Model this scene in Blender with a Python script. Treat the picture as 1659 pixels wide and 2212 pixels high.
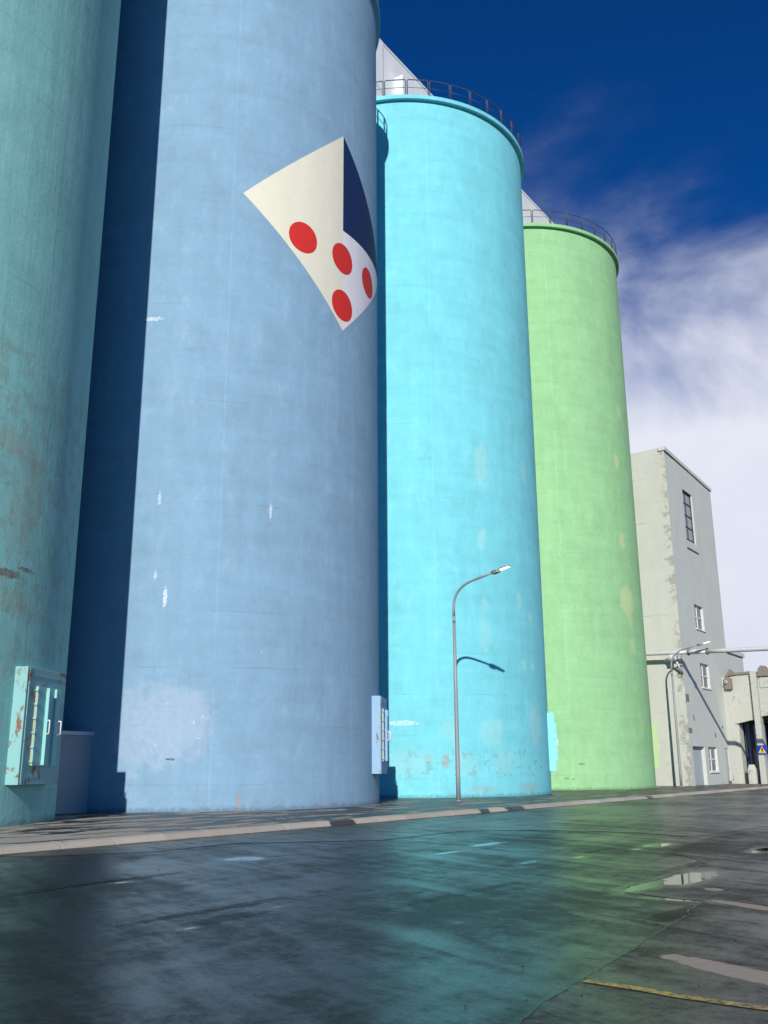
import bpy, bmesh, math, random
from mathutils import Vector, Matrix
random.seed(7)
S = bpy.context.scene
for o in list(bpy.data.objects): bpy.data.objects.remove(o)
PI = math.pi
# world frame: +Y runs along the row of silos, +X points from the silos to the road, metres
# ------------------------------------------------------------------ camera
PITCH, ROLL, YAW = math.radians(15.1365), math.radians(0.3537), math.radians(34.7364)
fw0 = Vector((0, math.cos(PITCH), math.sin(PITCH))); up0 = Vector((0, -math.sin(PITCH), math.cos(PITCH))); rt0 = Vector((1, 0, 0))
up1 = up0*math.cos(ROLL) + rt0*math.sin(ROLL); rt1 = rt0*math.cos(ROLL) - up0*math.sin(ROLL)
RZ = Matrix.Rotation(YAW, 3, 'Z')
fw, up, rt = RZ @ fw0, RZ @ up1, RZ @ rt1
cd = bpy.data.cameras.new('Camera'); cam = bpy.data.objects.new('Camera', cd); S.collection.objects.link(cam)
cam.matrix_world = Matrix(((rt.x, up.x, -fw.x, 26.76), (rt.y, up.y, -fw.y, -11.43), (rt.z, up.z, -fw.z, 1.4), (0, 0, 0, 1)))
cd.sensor_fit = 'HORIZONTAL'; cd.sensor_width = 36; cd.lens = 36*2037.7/1659
cd.clip_start = .05; cd.clip_end = 5000
S.camera = cam
# ------------------------------------------------------------------ light
SUN = Vector((.4655*.92, -.786*.92, .41)).normalized()
SUN_EL = math.radians(24.0)
sd = bpy.data.lights.new('Sun', 'SUN'); sun = bpy.data.objects.new('Sun', sd); S.collection.objects.link(sun)
sd.energy = 4.4; sd.angle = math.radians(.53); sd.color = (1.0, .96, .89)
sun.rotation_euler = (-SUN).to_track_quat('-Z', 'Y').to_euler(); sun.location = (40, -60, 60)
W = bpy.data.worlds.new('World'); S.world = W; W.use_nodes = True
def make_world():
    nt = W.node_tree; N = nt.nodes; L = nt.links
    bg = N['Background']; bg.inputs['Strength'].default_value = .068
    sky = N.new('ShaderNodeTexSky'); sky.sky_type = 'NISHITA'; sky.sun_disc = False
    sky.sun_elevation = SUN_EL; sky.sun_rotation = math.atan2(SUN.x, SUN.y)
    sky.altitude = 0; sky.air_density = 1.0; sky.dust_density = 0.0; sky.ozone_density = 3.0
    tint = N.new('ShaderNodeMix'); tint.data_type = 'RGBA'; tint.blend_type = 'MULTIPLY'; tint.inputs['Factor'].default_value = 1
    L.new(sky.outputs[0], tint.inputs[6]); tint.inputs[7].default_value = (.034, .48, 1.14, 1)
    tc = N.new('ShaderNodeTexCoord')
    sx = N.new('ShaderNodeSeparateXYZ'); L.new(tc.outputs['Generated'], sx.inputs[0])
    mp = N.new('ShaderNodeMapping'); mp.inputs['Scale'].default_value = (1, 1, 1.5); mp.inputs['Location'].default_value = (.9, .2, .35); L.new(tc.outputs['Generated'], mp.inputs[0])
    n1 = N.new('ShaderNodeTexNoise'); n1.inputs['Scale'].default_value = 4.2; n1.inputs['Detail'].default_value = 7; n1.inputs['Roughness'].default_value = .52
    n1.inputs['Distortion'].default_value = .3
    L.new(mp.outputs[0], n1.inputs['Vector'])
    def m(op, a, b):
        x = N.new('ShaderNodeMath'); x.operation = op
        for i, v in enumerate((a, b)):
            if isinstance(v, (int, float)): x.inputs[i].default_value = v
            else: L.new(v, x.inputs[i])
        return x.outputs[0]
    # cloud cover: a bank standing up to about 27 degrees above the horizon, with a torn top
    e = m('ADD', sx.outputs['Z'], m('MULTIPLY', m('SUBTRACT', n1.outputs['Fac'], .5), -.46))
    mr = N.new('ShaderNodeMapRange'); mr.interpolation_type = 'SMOOTHSTEP'
    mr.inputs['From Min'].default_value = .60; mr.inputs['From Max'].default_value = .36; mr.inputs['To Min'].default_value = 0; mr.inputs['To Max'].default_value = 1
    L.new(e, mr.inputs['Value'])
    n2 = N.new('ShaderNodeTexNoise'); n2.inputs['Scale'].default_value = 7; n2.inputs['Detail'].default_value = 6; L.new(mp.outputs[0], n2.inputs['Vector'])
    az = N.new('ShaderNodeMapRange'); az.interpolation_type = 'SMOOTHSTEP'      # the bank stands to the north; the rest of the sky is clear
    az.inputs['From Min'].default_value = .25; az.inputs['From Max'].default_value = .7; L.new(sx.outputs['Y'], az.inputs['Value'])
    cov = m('MULTIPLY', m('POWER', mr.outputs[0], 1.9), az.outputs[0])
    cr = N.new('ShaderNodeMix'); cr.data_type = 'RGBA'; L.new(n2.outputs['Fac'], cr.inputs['Factor'])
    cr.inputs[6].default_value = (9.6, 10.2, 12.8, 1); cr.inputs[7].default_value = (12.9, 13.1, 14.0, 1)
    mx = N.new('ShaderNodeMix'); mx.data_type = 'RGBA'; L.new(cov, mx.inputs['Factor']); L.new(tint.outputs[2], mx.inputs[6]); L.new(cr.outputs[2], mx.inputs[7])
    L.new(mx.outputs[2], bg.inputs['Color'])
make_world()
S.view_settings.view_transform = 'Standard'; S.view_settings.look = 'None'; S.view_settings.exposure = 0.0; S.view_settings.gamma = 1
S.render.engine = 'CYCLES'; S.render.resolution_x = 768; S.render.resolution_y = 1024

# ------------------------------------------------------------------ node helper
class NT:
    def __init__(s, name):
        s.m = bpy.data.materials.new(name); s.m.use_nodes = True; s.t = s.m.node_tree; s.N = s.t.nodes; s.L = s.t.links
        s.p = s.N['Principled BSDF']; s.tc = s.N.new('ShaderNodeTexCoord')
    def put(s, sock, v):
        if isinstance(v, (int, float)):
            sock.default_value = v if sock.type == 'VALUE' else (v, v, v, 1) if sock.type == 'RGBA' else (v, v, v)
        elif isinstance(v, tuple): sock.default_value = (*v, 1) if (sock.type == 'RGBA' and len(v) == 3) else v
        else: s.L.new(v, sock)
    def math(s, op, a, b=0, c=None, clamp=False):
        n = s.N.new('ShaderNodeMath'); n.operation = op; n.use_clamp = clamp
        s.put(n.inputs[0], a); s.put(n.inputs[1], b)
        if c is not None: s.put(n.inputs[2], c)
        return n.outputs[0]
    def vec(s, src='Object', scale=(1, 1, 1), loc=(0, 0, 0), rot=(0, 0, 0)):
        n = s.N.new('ShaderNodeMapping'); s.put(n.inputs['Scale'], scale); s.put(n.inputs['Location'], loc); s.put(n.inputs['Rotation'], rot)
        s.L.new(s.tc.outputs[src] if isinstance(src, str) else src, n.inputs[0]); return n.outputs[0]
    def noise(s, v, scale, detail=5, rough=.55, dist=0, out='Fac'):
        n = s.N.new('ShaderNodeTexNoise'); s.L.new(v, n.inputs['Vector']); s.put(n.inputs['Scale'], scale)
        s.put(n.inputs['Detail'], detail); s.put(n.inputs['Roughness'], rough); s.put(n.inputs['Distortion'], dist); return n.outputs[out]
    def step(s, v, a, b, lo=0, hi=1):
        n = s.N.new('ShaderNodeMapRange'); n.interpolation_type = 'SMOOTHSTEP'
        s.put(n.inputs['Value'], v); s.put(n.inputs['From Min'], a); s.put(n.inputs['From Max'], b); s.put(n.inputs['To Min'], lo); s.put(n.inputs['To Max'], hi); return n.outputs[0]
    def mix(s, f, a, b, mode='MIX'):
        n = s.N.new('ShaderNodeMix'); n.data_type = 'RGBA'; n.blend_type = mode
        s.put(n.inputs['Factor'], f); s.put(n.inputs[6], a); s.put(n.inputs[7], b); return n.outputs[2]
    def sep(s, v):
        n = s.N.new('ShaderNodeSeparateXYZ'); s.L.new(v, n.inputs[0]); return n.outputs
    def bump(s, h, strength, dist, prev=None):
        n = s.N.new('ShaderNodeBump'); s.put(n.inputs['Height'], h); s.put(n.inputs['Strength'], strength); s.put(n.inputs['Distance'], dist)
        if prev: s.L.new(prev, n.inputs['Normal'])
        return n.outputs[0]
    def spots(s, x, y, lst, warp=None, soft=.35):
        """union of ragged ellipses (x, y, rx, ry, strength)"""
        acc = None
        for (cx, cy, rx, ry, k) in lst:
            a = s.math('MULTIPLY', s.math('SUBTRACT', x, cx), 1/rx); b = s.math('MULTIPLY', s.math('SUBTRACT', y, cy), 1/ry)
            d = s.math('ADD', s.math('MULTIPLY', a, a), s.math('MULTIPLY', b, b))
            if warp is not None: d = s.math('ADD', d, warp)
            v = s.math('MULTIPLY', s.step(d, 1+soft, 1-soft), k)
            acc = v if acc is None else s.math('MAXIMUM', acc, v)
        return acc
    def out(s, col=None, rough=None, normal=None, metal=None, spec=None):
        if col is not None: s.put(s.p.inputs['Base Color'], col)
        if rough is not None: s.put(s.p.inputs['Roughness'], rough)
        if normal is not None: s.L.new(normal, s.p.inputs['Normal'])
        if metal is not None: s.put(s.p.inputs['Metallic'], metal)
        if spec is not None: s.put(s.p.inputs['Specular IOR Level'], spec)
        return s.m

def paint_concrete(name, base, spots=(), spotcol=(.6, .6, .5), patches=(), dirt=.5, bumpy=1.0, chipcol=(.6, .66, .7), peel=None, peelcol=None, streak=.13, joints=()):
    t = NT(name); uv = t.tc.outputs['UV']; q = t.sep(uv); U, V = q[0], q[1]
    n1 = t.noise(t.vec('Object'), .45, 7, .62)
    n2 = t.noise(t.vec('UV', (1.6, .07, 1)), 1.0, 5, .6)
    n3 = t.noise(t.vec('UV', (.25, 2.2, 1)), 1.0, 4, .6)
    n4 = t.noise(t.vec('Object'), 7, 6, .7)
    n5 = t.noise(t.vec('Object', (1, 1, .5)), 1.7, 6, .68, .4)
    # roller swaths: each about two metres wide, a shade apart
    wn = t.N.new('ShaderNodeTexWhiteNoise'); wn.noise_dimensions = '1D'
    t.L.new(t.math('FLOOR', t.math('ADD', t.math('MULTIPLY', U, .52), t.math('MULTIPLY', n2, .06))), wn.inputs['W'])
    k = t.math('ADD', t.math('MULTIPLY', t.math('SUBTRACT', n1, .5), .34), t.math('MULTIPLY', t.math('SUBTRACT', n2, .5), streak))
    k = t.math('ADD', k, t.math('MULTIPLY', t.math('SUBTRACT', n3, .5), .22))
    k = t.math('ADD', k, t.math('MULTIPLY', t.math('SUBTRACT', n4, .5), .20))
    k = t.math('ADD', k, t.math('MULTIPLY', t.math('SUBTRACT', n5, .5), .34))
    k = t.math('ADD', k, t.math('MULTIPLY', t.math('SUBTRACT', wn.outputs['Value'], .5), .05))
    k = t.math('ADD', k, 1.0)
    col = t.mix(1, base, t.mix(0, k, k), 'MULTIPLY')
    # faded chalky areas
    fade = t.step(n5, .56, .75, 0, .30)
    col = t.mix(fade, col, tuple(min(1, c*.75+.2) for c in base))
    # thin run marks and chips
    ch = t.noise(t.vec('UV', (3.2, .9, 1)), 1.6, 3, .5)
    ch2 = t.noise(t.vec('UV', (.35, .35, 1), (3, 7, 0)), 1, 2, .5)
    chip = t.math('MULTIPLY', t.step(ch, .735, .765), t.step(ch2, .50, .62))
    col = t.mix(t.math('MULTIPLY', chip, .8), col, chipcol)
    # fine cracks between pours
    cr = t.noise(t.vec('UV', (.4, 3.0, 1), (1, 2, 0)), 1.3, 8, .75, 1.2)
    crk = t.math('MULTIPLY', t.step(t.math('ABSOLUTE', t.math('SUBTRACT', cr, .5)), .006, .0), t.step(n1, .53, .62))
    col = t.mix(t.math('MULTIPLY', crk, .45), col, tuple(c*.45 for c in base))
    # lift lines where one pour met the next, about every 1.8 m, and upright form joints
    lv = t.math('ABSOLUTE', t.math('SUBTRACT', t.math('FRACT', t.math('ADD', t.math('MULTIPLY', V, .556), t.math('MULTIPLY', t.math('SUBTRACT', n3, .5), .10))), .5))
    lm = t.math('MULTIPLY', t.step(lv, .016, .004), t.step(t.noise(t.vec('UV', (.5, .6, 1), (9, 4, 0)), 1.0, 4), .46, .62))
    col = t.mix(t.math('MULTIPLY', lm, .28), col, tuple(c*.5 for c in base))
    for js in joints:
        jm = t.step(t.math('ABSOLUTE', t.math('SUBTRACT', t.math('ADD', U, t.math('MULTIPLY', t.math('SUBTRACT', n2, .5), .08)), js)), .045, .012)
        col = t.mix(t.math('MULTIPLY', jm, t.step(n1, .35, .6, .04, .20)), col, tuple(min(1, c*1.35+.05) for c in base))
    # rain streaks from under the rim
    rs = t.math('MULTIPLY', t.step(t.noise(t.vec('UV', (2.2, .03, 1), (4, 0, 0)), 1.0, 4, .65), .54, .72), t.step(V, 29.5, 34.9))
    col = t.mix(t.math('MULTIPLY', rs, .30), col, tuple(c*.62 for c in base))
    warp = t.math('MULTIPLY', t.math('SUBTRACT', t.noise(t.vec('UV'), 2.2, 6, .65), .5), 3.4)
    if spots: col = t.mix(t.math('MULTIPLY', t.spots(U, V, spots, warp, .6), t.step(n4, .25, .6, .6, 1)), col, spotcol)
    warp2 = t.math('MULTIPLY', t.math('SUBTRACT', t.noise(t.vec('UV'), 9, 6, .72), .52), 7.5)
    for lst, c in patches: col = t.mix(t.math('MULTIPLY', t.spots(U, V, lst, warp2, .3), t.step(n4, .3, .65, .35, 1)), col, c)
    if peel:
        pn = t.noise(t.vec('UV', (1.2, 1.0, 1), (5, 3, 0)), 1.9, 9, .72)
        lo, hi, th = peel[:3]
        zone = t.math('MULTIPLY', t.step(V, lo, lo+.5), t.step(V, hi, hi-.9))
        pm = t.math('MULTIPLY', t.step(t.math('ADD', pn, t.math('MULTIPLY', zone, .12)), th, th+.025), zone)
        col = t.mix(t.math('MULTIPLY', pm, peel[3]), col, peelcol)
    # splash dirt at the foot
    foot = t.math('MULTIPLY', t.step(V, .75, .1), t.step(t.noise(t.vec('UV', (1, .8, 1)), 1.8, 7, .7), .5, .68))
    col = t.mix(t.math('MULTIPLY', foot, dirt), col, (.30, .24, .18))
    seep = t.step(t.math('ADD', V, t.math('MULTIPLY', t.math('SUBTRACT', n4, .5), -.5)), .30, .14)
    col = t.mix(t.math('MULTIPLY', seep, .6), col, tuple(c*.35+.02 for c in base))
    b = t.bump(t.math('ADD', t.math('MULTIPLY', n2, .8), t.math('ADD', t.math('MULTIPLY', n5, .5), t.math('MULTIPLY', n4, .25))), .5*bumpy, .035)
    b = t.bump(t.noise(t.vec('Object'), 26, 4, .7), .22*bumpy, .006, b)
    return t.out(col, .78, b, spec=.25)

def simple(name, col, rough=.6, metal=0.0, var=.25, scale=6, bump=.15, spec=.4):
    t = NT(name); n = t.noise(t.vec('Object'), scale, 6, .65)
    c = t.mix(n, tuple(x*(1-var) for x in col), tuple(min(1, x*(1+var)) for x in col))
    return t.out(c, rough, t.bump(t.noise(t.vec('Object'), scale*6, 4), bump, .004), metal, spec)

def rusty(name, base, amount=.6, rust=(.16, .06, .025)):
    t = NT(name); v = t.vec('Object')
    n = t.noise(t.vec('Object', (1, 1, .6)), 2.6, 9, .72, .3); f = t.noise(v, 18, 5, .7)
    c = t.mix(t.math('MULTIPLY', t.math('ADD', t.math('MULTIPLY', t.noise(v, 1.3, 6), .4), t.math('MULTIPLY', f, .3)), .55), base, tuple(min(1, x*1.3+.06) for x in base))
    rm = t.step(n, .655-.1*amount, .72-.1*amount)
    c = t.mix(t.math('MULTIPLY', rm, .9), c, t.mix(f, rust, tuple(x*2.0 for x in rust)))
    return t.out(c, .7, t.bump(t.math('ADD', n, t.math('MULTIPLY', f, .3)), .3, .01), spec=.3)

def conc(name, base, dark=(.12, .11, .09), stain=.6, spotth=.66, edge=None, rustcol=None):
    t = NT(name); v = t.vec('Object')
    n1 = t.noise(v, .7, 8, .65); n2 = t.noise(v, 3.6, 7, .7, .2); n3 = t.noise(t.vec('Object', (1, 1, .25)), 1.1, 6, .6); n4 = t.noise(v, 14, 5, .7)
    c = t.mix(t.math('MULTIPLY', t.math('ADD', n1, n3), .5), tuple(x*.78 for x in base), tuple(min(1, x*1.2) for x in base))
    c = t.mix(t.math('MULTIPLY', n4, .25), c, tuple(x*.7 for x in base))
    m = t.math('MULTIPLY', t.step(n2, spotth, spotth+.06), t.step(n1, .42, .55))
    if edge is not None:      # crumbling corner: position along an axis where the flaking sits
        ax, pos, wid = edge; q = t.sep(v)[ax]
        em = t.step(t.math('ABSOLUTE', t.math('SUBTRACT', q, pos)), wid, 0.0)
        nb = t.noise(v, 1.5, 9, .74, .5)
        mm = t.step(t.math('ADD', t.math('MULTIPLY', nb, .72), t.math('ADD', t.math('MULTIPLY', n1, .28), t.math('MULTIPLY', em, .125))), .60, .65)
        m = t.math('MAXIMUM', m, t.math('MULTIPLY', t.math('MULTIPLY', mm, t.step(n4, .36, .56, .25, 1)), t.step(em, 0, .25)))
        yl = t.math('MULTIPLY', t.step(n3, .50, .66), t.step(em, .2, .8)); c = t.mix(t.math('MULTIPLY', yl, .35), c, (.45, .36, .22))
        ln = t.math('ABSOLUTE', t.math('SUBTRACT', t.math('FRACT', t.math('ADD', t.math('MULTIPLY', t.sep(v)[2], .31), t.math('MULTIPLY', n3, .05))), .5))
        c = t.mix(t.math('MULTIPLY', t.math('MULTIPLY', t.step(ln, .012, .004), t.step(n1, .45, .6)), .45), c, dark)
    c = t.mix(t.math('MULTIPLY', m, stain), c, dark)
    if rustcol: c = t.mix(t.math('MULTIPLY', t.step(n3, .6, .75), .35), c, rustcol)
    return t.out(c, .85, t.bump(t.math('ADD', n2, n4), .35, .02), spec=.2)

# ------------------------------------------------------------------ materials
C_BLUE, C_CYAN, C_GREEN, C_TEAL = (.235, .395, .54), (.205, .67, .745), (.315, .595, .295), (.235, .53, .515)
M = {}
M['blue'] = paint_concrete('paint_blue', C_BLUE, joints=(-4.9, -.9, .55), spots=[(-6.3, 2.7, 1.25, 1.2, .6), (-5.5, 3.0, .5, .9, .6), (-7.3, 2.6, .6, 1.3, .5)], spotcol=(.42, .52, .64),
    patches=[([(-7.5, 16.5, .30, .07, .8), (-3.2, 9.75, .05, .25, .8), (-6.55, 6.7, .06, .3, .9), (-6.9, 10.0, .05, .2, .7), (-6.9, 7.4, .05, .15, .7), (-5.3, 2.3, .07, .03, .35), (-5.45, 2.8, .03, .06, .4), (-5.2, 2.95, .04, .04, .35), (-6.6, 2.1, .03, .05, .35), (-6.3, 3.35, .04, .03, .4)], (.7, .76, .8)), ([(-6.1, 1.67, .16, .03, .9)], (.05, .06, .08)), ([(-4.0, .35, .07, .3, .6), (3.2, .9, .10, .8, .5)], (.42, .30, .22))])
M['cyan'] = paint_concrete('paint_cyan', C_CYAN, joints=(-5.6,), spots=[(-3.1, 15.3, .4, 1.0, .5), (.1, 15.6, .35, .5, .5), (-3.2, 11.7, .28, .5, .5), (-3.2, 7.2, .35, .9, .32), (-3.2, 8.57, .2, .35, .35), (-.9, 8.9, .2, .35, .5), (.1, 8.26, .22, .2, .6), (.1, 5.95, .25, .2, .6), (-.65, 6.0, .2, .3, .5), (-2.95, 2.9, .6, .6, .4), (-5.1, 3.0, .35, .5, .3), (.1, 3.2, .5, .9, .5)], spotcol=(.42, .74, .70),
    patches=[([(-7.13, 3.24, .62, .10, .8)], (.68, .84, .80)), ([(-5.3, 1.65, .16, .30, .7), (-6.05, 1.72, .2, .2, .35), (-3.6, .45, .7, .12, .35), (-.6, .5, .8, .2, .35)], (.46, .33, .25)), ([(-6.9, 1.6, .9, .55, .35), (-4.4, 1.5, .5, .5, .35), (-2.3, 1.6, .6, .5, .35)], (.42, .62, .62))],
    peel=(.6, 2.7, .66, .48), peelcol=(.20, .36, .38))
M['green'] = paint_concrete('paint_green', C_GREEN, joints=(-7.35, -5.9), spots=[(-.32, 23.3, .25, .4, .6), (-1.17, 19.7, .3, .45, .75), (-1.2, 14.6, .32, .5, .75), (-1.12, 10.95, .75, .9, .8), (-.9, 9.8, .3, .35, .6), (-.85, 8.3, .3, .5, .5)], spotcol=(.56, .67, .33),
    patches=[([(-5.4, 1.5, .16, .05, .8), (-6.3, .75, .1, .08, .6), (-5.9, .7, .08, .05, .6)], (.10, .16, .08))], dirt=.15)
M['teal'] = paint_concrete('paint_teal', C_TEAL, streak=.10, spots=[(1.4, 9.2, .9, .35, .5), (1.9, 7.4, .4, .9, .35), (2.4, 8.2, .4, .9, .4), (2.0, 5.3, .6, .25, .5)], spotcol=(.30, .36, .30),
    patches=[([(1.75, 5.95, .45, .09, .9), (2.45, 6.15, .35, .05, .8)], (.16, .09, .05))], bumpy=1.7, peel=(3.2, 12.5, .635, .34), peelcol=(.24, .28, .21))
for nm, c in (('blue', C_BLUE), ('cyan', C_CYAN), ('green', C_GREEN), ('teal', C_TEAL)):
    M['hatch_'+nm] = rusty('hatch_metal_'+nm, tuple(min(1, x*(.85 if nm == 'teal' else 1.02)+.03) for x in c), {'teal': 1.05, 'blue': .7, 'cyan': .1, 'green': .1}[nm])
    M['door_'+nm] = rusty('door_metal_'+nm, tuple(min(1, x*1.05+.02) for x in c), .15)
M['hatch_green'] = rusty('hatch_lime', (.38, .52, .25), .1)
M['foam'] = rusty('hinge_filler', (.52, .46, .26), .9)
M['galv'] = simple('galvanised_steel', (.32, .335, .34), .6, .25, .15, 20, .05)
M['rail'] = simple('rail_steel', (.075, .08, .105), .6, .2, .12, 20, .05)
M['white'] = conc('white_render', (.80, .79, .81), (.42, .40, .38), .5, .66)
M['whitepaint'] = simple('white_paint', (.74, .75, .76), .55, 0, .06, 5, .05)
M['dark'] = simple('recess_shade', (.025, .025, .028), .8)  # shade inside the bay and the pipe mouth, put into the colour
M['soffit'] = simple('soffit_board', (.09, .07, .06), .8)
M['tower_l'] = conc('tower_weathered', (.575, .585, .525), (.20, .185, .15), .62, .63, edge=(0, 7.2, 1.3), rustcol=(.48, .40, .26))
M['tower_r'] = conc('tower_painted', (.60, .64, .585), (.34, .36, .34), .5, .64)
M['portal'] = conc('portal_concrete', (.51, .52, .455), (.19, .18, .145), .7, .575, rustcol=(.45, .38, .26))
M['shadewall'] = simple('bay_wall_shade', (.18, .23, .34), .8)  # bluish shade of the bay interior painted into its wall colour
M['roof'] = rusty('weathered_roof', (.20, .165, .135), .7, (.12, .07, .045))
M['doorgrey'] = simple('door_grey', (.40, .44, .45), .6, 0, .06, 4, .05)
M['patch'] = simple('mortar_patch', (.24, .20, .165), .9)
M['pipe'] = simple('pipe_paint', (.62, .62, .63), .5, .2, .10, 5, .05)
M['lowwall'] = conc('low_wall_paint', (.50, .52, .50), (.10, .13, .16), .5, .68)
M['cream'] = None
def mural_mat(name, c, v=.10):
    t = NT(name); a = t.noise(t.vec('UV', (1.6, .12, 1)), 1.2, 5, .6); b = t.noise(t.vec('Object'), 3, 7, .68); d = t.noise(t.vec('Object'), 16, 4, .7)
    k = t.math('ADD', 1-v*1.5, t.math('MULTIPLY', t.math('ADD', a, t.math('ADD', b, d)), v))
    col = t.mix(1, c, t.mix(0, k, k), 'MULTIPLY')
    w = t.math('MULTIPLY', t.step(t.noise(t.vec('Object', (1, 1, .6)), 4.5, 9, .76), .645, .70), t.step(b, .45, .6))      # flaked off, the wall paint showing
    col = t.mix(t.math('MULTIPLY', w, .45), col, (.30, .40, .48))
    return t.out(col, .75, t.bump(t.math('ADD', a, t.math('MULTIPLY', b, .5)), .3, .02), spec=.25)
M['cream'] = mural_mat('mural_cream', (.77, .74, .60), .14); M['mwhite'] = mural_mat('mural_white', (.78, .765, .80), .14); M['navy'] = mural_mat('mural_navy', (.004, .024, .10)); M['red'] = mural_mat('mural_red', (.64, .030, .028))
t = NT('window_glass'); M['glass'] = t.out(t.mix(t.noise(t.vec('Object'), 1.5, 3), (.03, .035, .05), (.10, .10, .12)), .08, spec=.6)
t = NT('old_window_glass'); M['glass2'] = t.out(t.mix(t.noise(t.vec('Object'), 1.2, 4), (.16, .17, .20), (.30, .29, .33)), .18, spec=.6)
t = NT('lamp_led'); t.p.inputs['Emission Color'].default_value = (1, .88, .66, 1); t.p.inputs['Emission Strength'].default_value = 3.0; M['led'] = t.out((.9, .85, .7), .3)
M['signblue'] = simple('sign_blue', (.005, .04, .42), .35, 0, .05, 4, 0); M['signyel'] = simple('sign_yellow', (.85, .55, .05), .35, 0, .05, 4, 0); M['black'] = simple('sign_black', (.012, .012, .012), .4, 0, 0, 4, 0)

# ------------------------------------------------------------------ mesh helpers
def obj(name, bm, mats, parent=None, smooth=False, loc=None):
    bmesh.ops.recalc_face_normals(bm, faces=bm.faces)
    me = bpy.data.meshes.new(name); bm.to_mesh(me); bm.free()
    for x in (mats if isinstance(mats, (list, tuple)) else [mats]): me.materials.append(x)
    if smooth:
        for p in me.polygons: p.use_smooth = True
    o = bpy.data.objects.new(name, me); S.collection.objects.link(o)
    if parent: o.parent = parent
    if loc: o.location = loc
    return o
def thing(name, label, cat, loc=(0, 0, 0), group=None):
    o = bpy.data.objects.new(name, None); S.collection.objects.link(o); o.location = loc
    o['label'] = label; o['category'] = cat
    if group: o['group'] = group
    return o
def tag(o, label, cat, group=None):
    o['label'] = label; o['category'] = cat
    if group: o['group'] = group
    return o
def struct(name, bm, mats, smooth=False):
    o = obj(name, bm, mats, None, smooth); o['kind'] = 'structure'; return o
def B(): return bmesh.new()
def box(bm, x0, x1, y0, y1, z0, z1, mi=0, bev=0):
    v = [bm.verts.new(p) for p in ((x0, y0, z0), (x1, y0, z0), (x1, y1, z0), (x0, y1, z0), (x0, y0, z1), (x1, y0, z1), (x1, y1, z1), (x0, y1, z1))]
    fs = [bm.faces.new([v[i] for i in f]) for f in ((3, 2, 1, 0), (4, 5, 6, 7), (0, 1, 5, 4), (1, 2, 6, 5), (2, 3, 7, 6), (3, 0, 4, 7))]
    for f in fs: f.material_index = mi
    if bev:
        es = list({e for f in fs for e in f.edges}); bmesh.ops.bevel(bm, geom=es, offset=bev, segments=2, affect='EDGES', profile=.6)
    return fs
def prism(bm, pts, fn, a, b, mi=0):
    """extrude a 2-D outline between depths a and b; fn(p, q, depth) -> xyz"""
    lo = [bm.verts.new(fn(p, q, a)) for p, q in pts]; hi = [bm.verts.new(fn(p, q, b)) for p, q in pts]; n = len(pts)
    fs = [bm.faces.new(lo[::-1]), bm.faces.new(hi)] + [bm.faces.new((lo[i], lo[(i+1) % n], hi[(i+1) % n], hi[i])) for i in range(n)]
    for f in fs: f.material_index = mi
def tube(bm, path, rad, n=10, cap=True, mi=0):
    path = [Vector(p) for p in path]; rads = rad if isinstance(rad, (list, tuple)) else [rad]*len(path); rings = []; prev = None
    for i, p in enumerate(path):
        d = (path[min(i+1, len(path)-1)] - path[max(i-1, 0)]).normalized()
        if prev is None: s = d.orthogonal().normalized()
        else: s = (prev - d*prev.dot(d)).normalized()
        prev = s; u = d.cross(s)
        rings.append([bm.verts.new(p + (s*math.cos(2*PI*k/n) + u*math.sin(2*PI*k/n))*rads[i]) for k in range(n)])
    for a, b in zip(rings, rings[1:]):
        for k in range(n): f = bm.faces.new((a[k], a[(k+1) % n], b[(k+1) % n], b[k])); f.material_index = mi; f.smooth = True
    if cap:
        for r in (rings[0][::-1], rings[-1]): f = bm.faces.new(r); f.material_index = mi
def lathe(bm, prof, n=128, a0=0, a1=2*PI, R=1):
    """revolve (r, z) about z with UV in metres along the wall"""
    uvl = bm.loops.layers.uv.verify(); full = abs(a1-a0-2*PI) < 1e-6; cols = []
    for k in range(n + (0 if full else 1)):
        a = a0 + (a1-a0)*k/n; cols.append([bm.verts.new((r*math.cos(a), r*math.sin(a), z)) for r, z in prof])
    for k in range(n):
        A, Bc = cols[k], cols[(k+1) % len(cols)]; s0, s1 = (a0+(a1-a0)*k/n)*R, (a0+(a1-a0)*(k+1)/n)*R
        for j in range(len(prof)-1):
            f = bm.faces.new((A[j], Bc[j], Bc[j+1], A[j+1])); f.smooth = True
            for l, uv in zip(f.loops, ((s0, prof[j][1]), (s1, prof[j][1]), (s1, prof[j+1][1]), (s0, prof[j+1][1]))): l[uvl].uv = uv
def ribbon(bm, pts, w, z, jit=0, seg=.12):
    P = []
    for a, b in zip(pts, pts[1:]):
        n = max(1, int(math.hypot(b[0]-a[0], b[1]-a[1])/seg))
        P += [(a[0]+(b[0]-a[0])*k/n, a[1]+(b[1]-a[1])*k/n) for k in range(n)]
    P.append(pts[-1]); L = []
    off = 0
    for i, p in enumerate(P):
        q0, q1 = P[max(0, i-1)], P[min(len(P)-1, i+1)]; d = Vector((q1[0]-q0[0], q1[1]-q0[1])).normalized(); nrm = Vector((-d.y, d.x))
        off = off*.7 + random.gauss(0, jit); hw = w*.5*(1+random.uniform(-.5, .5)*(1 if jit else 0))
        L.append([bm.verts.new((p[0]+nrm.x*(off+s*hw), p[1]+nrm.y*(off+s*hw), z)) for s in (-1, 1)])
    for a, b in zip(L, L[1:]): bm.faces.new((a[0], b[0], b[1], a[1]))
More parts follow.
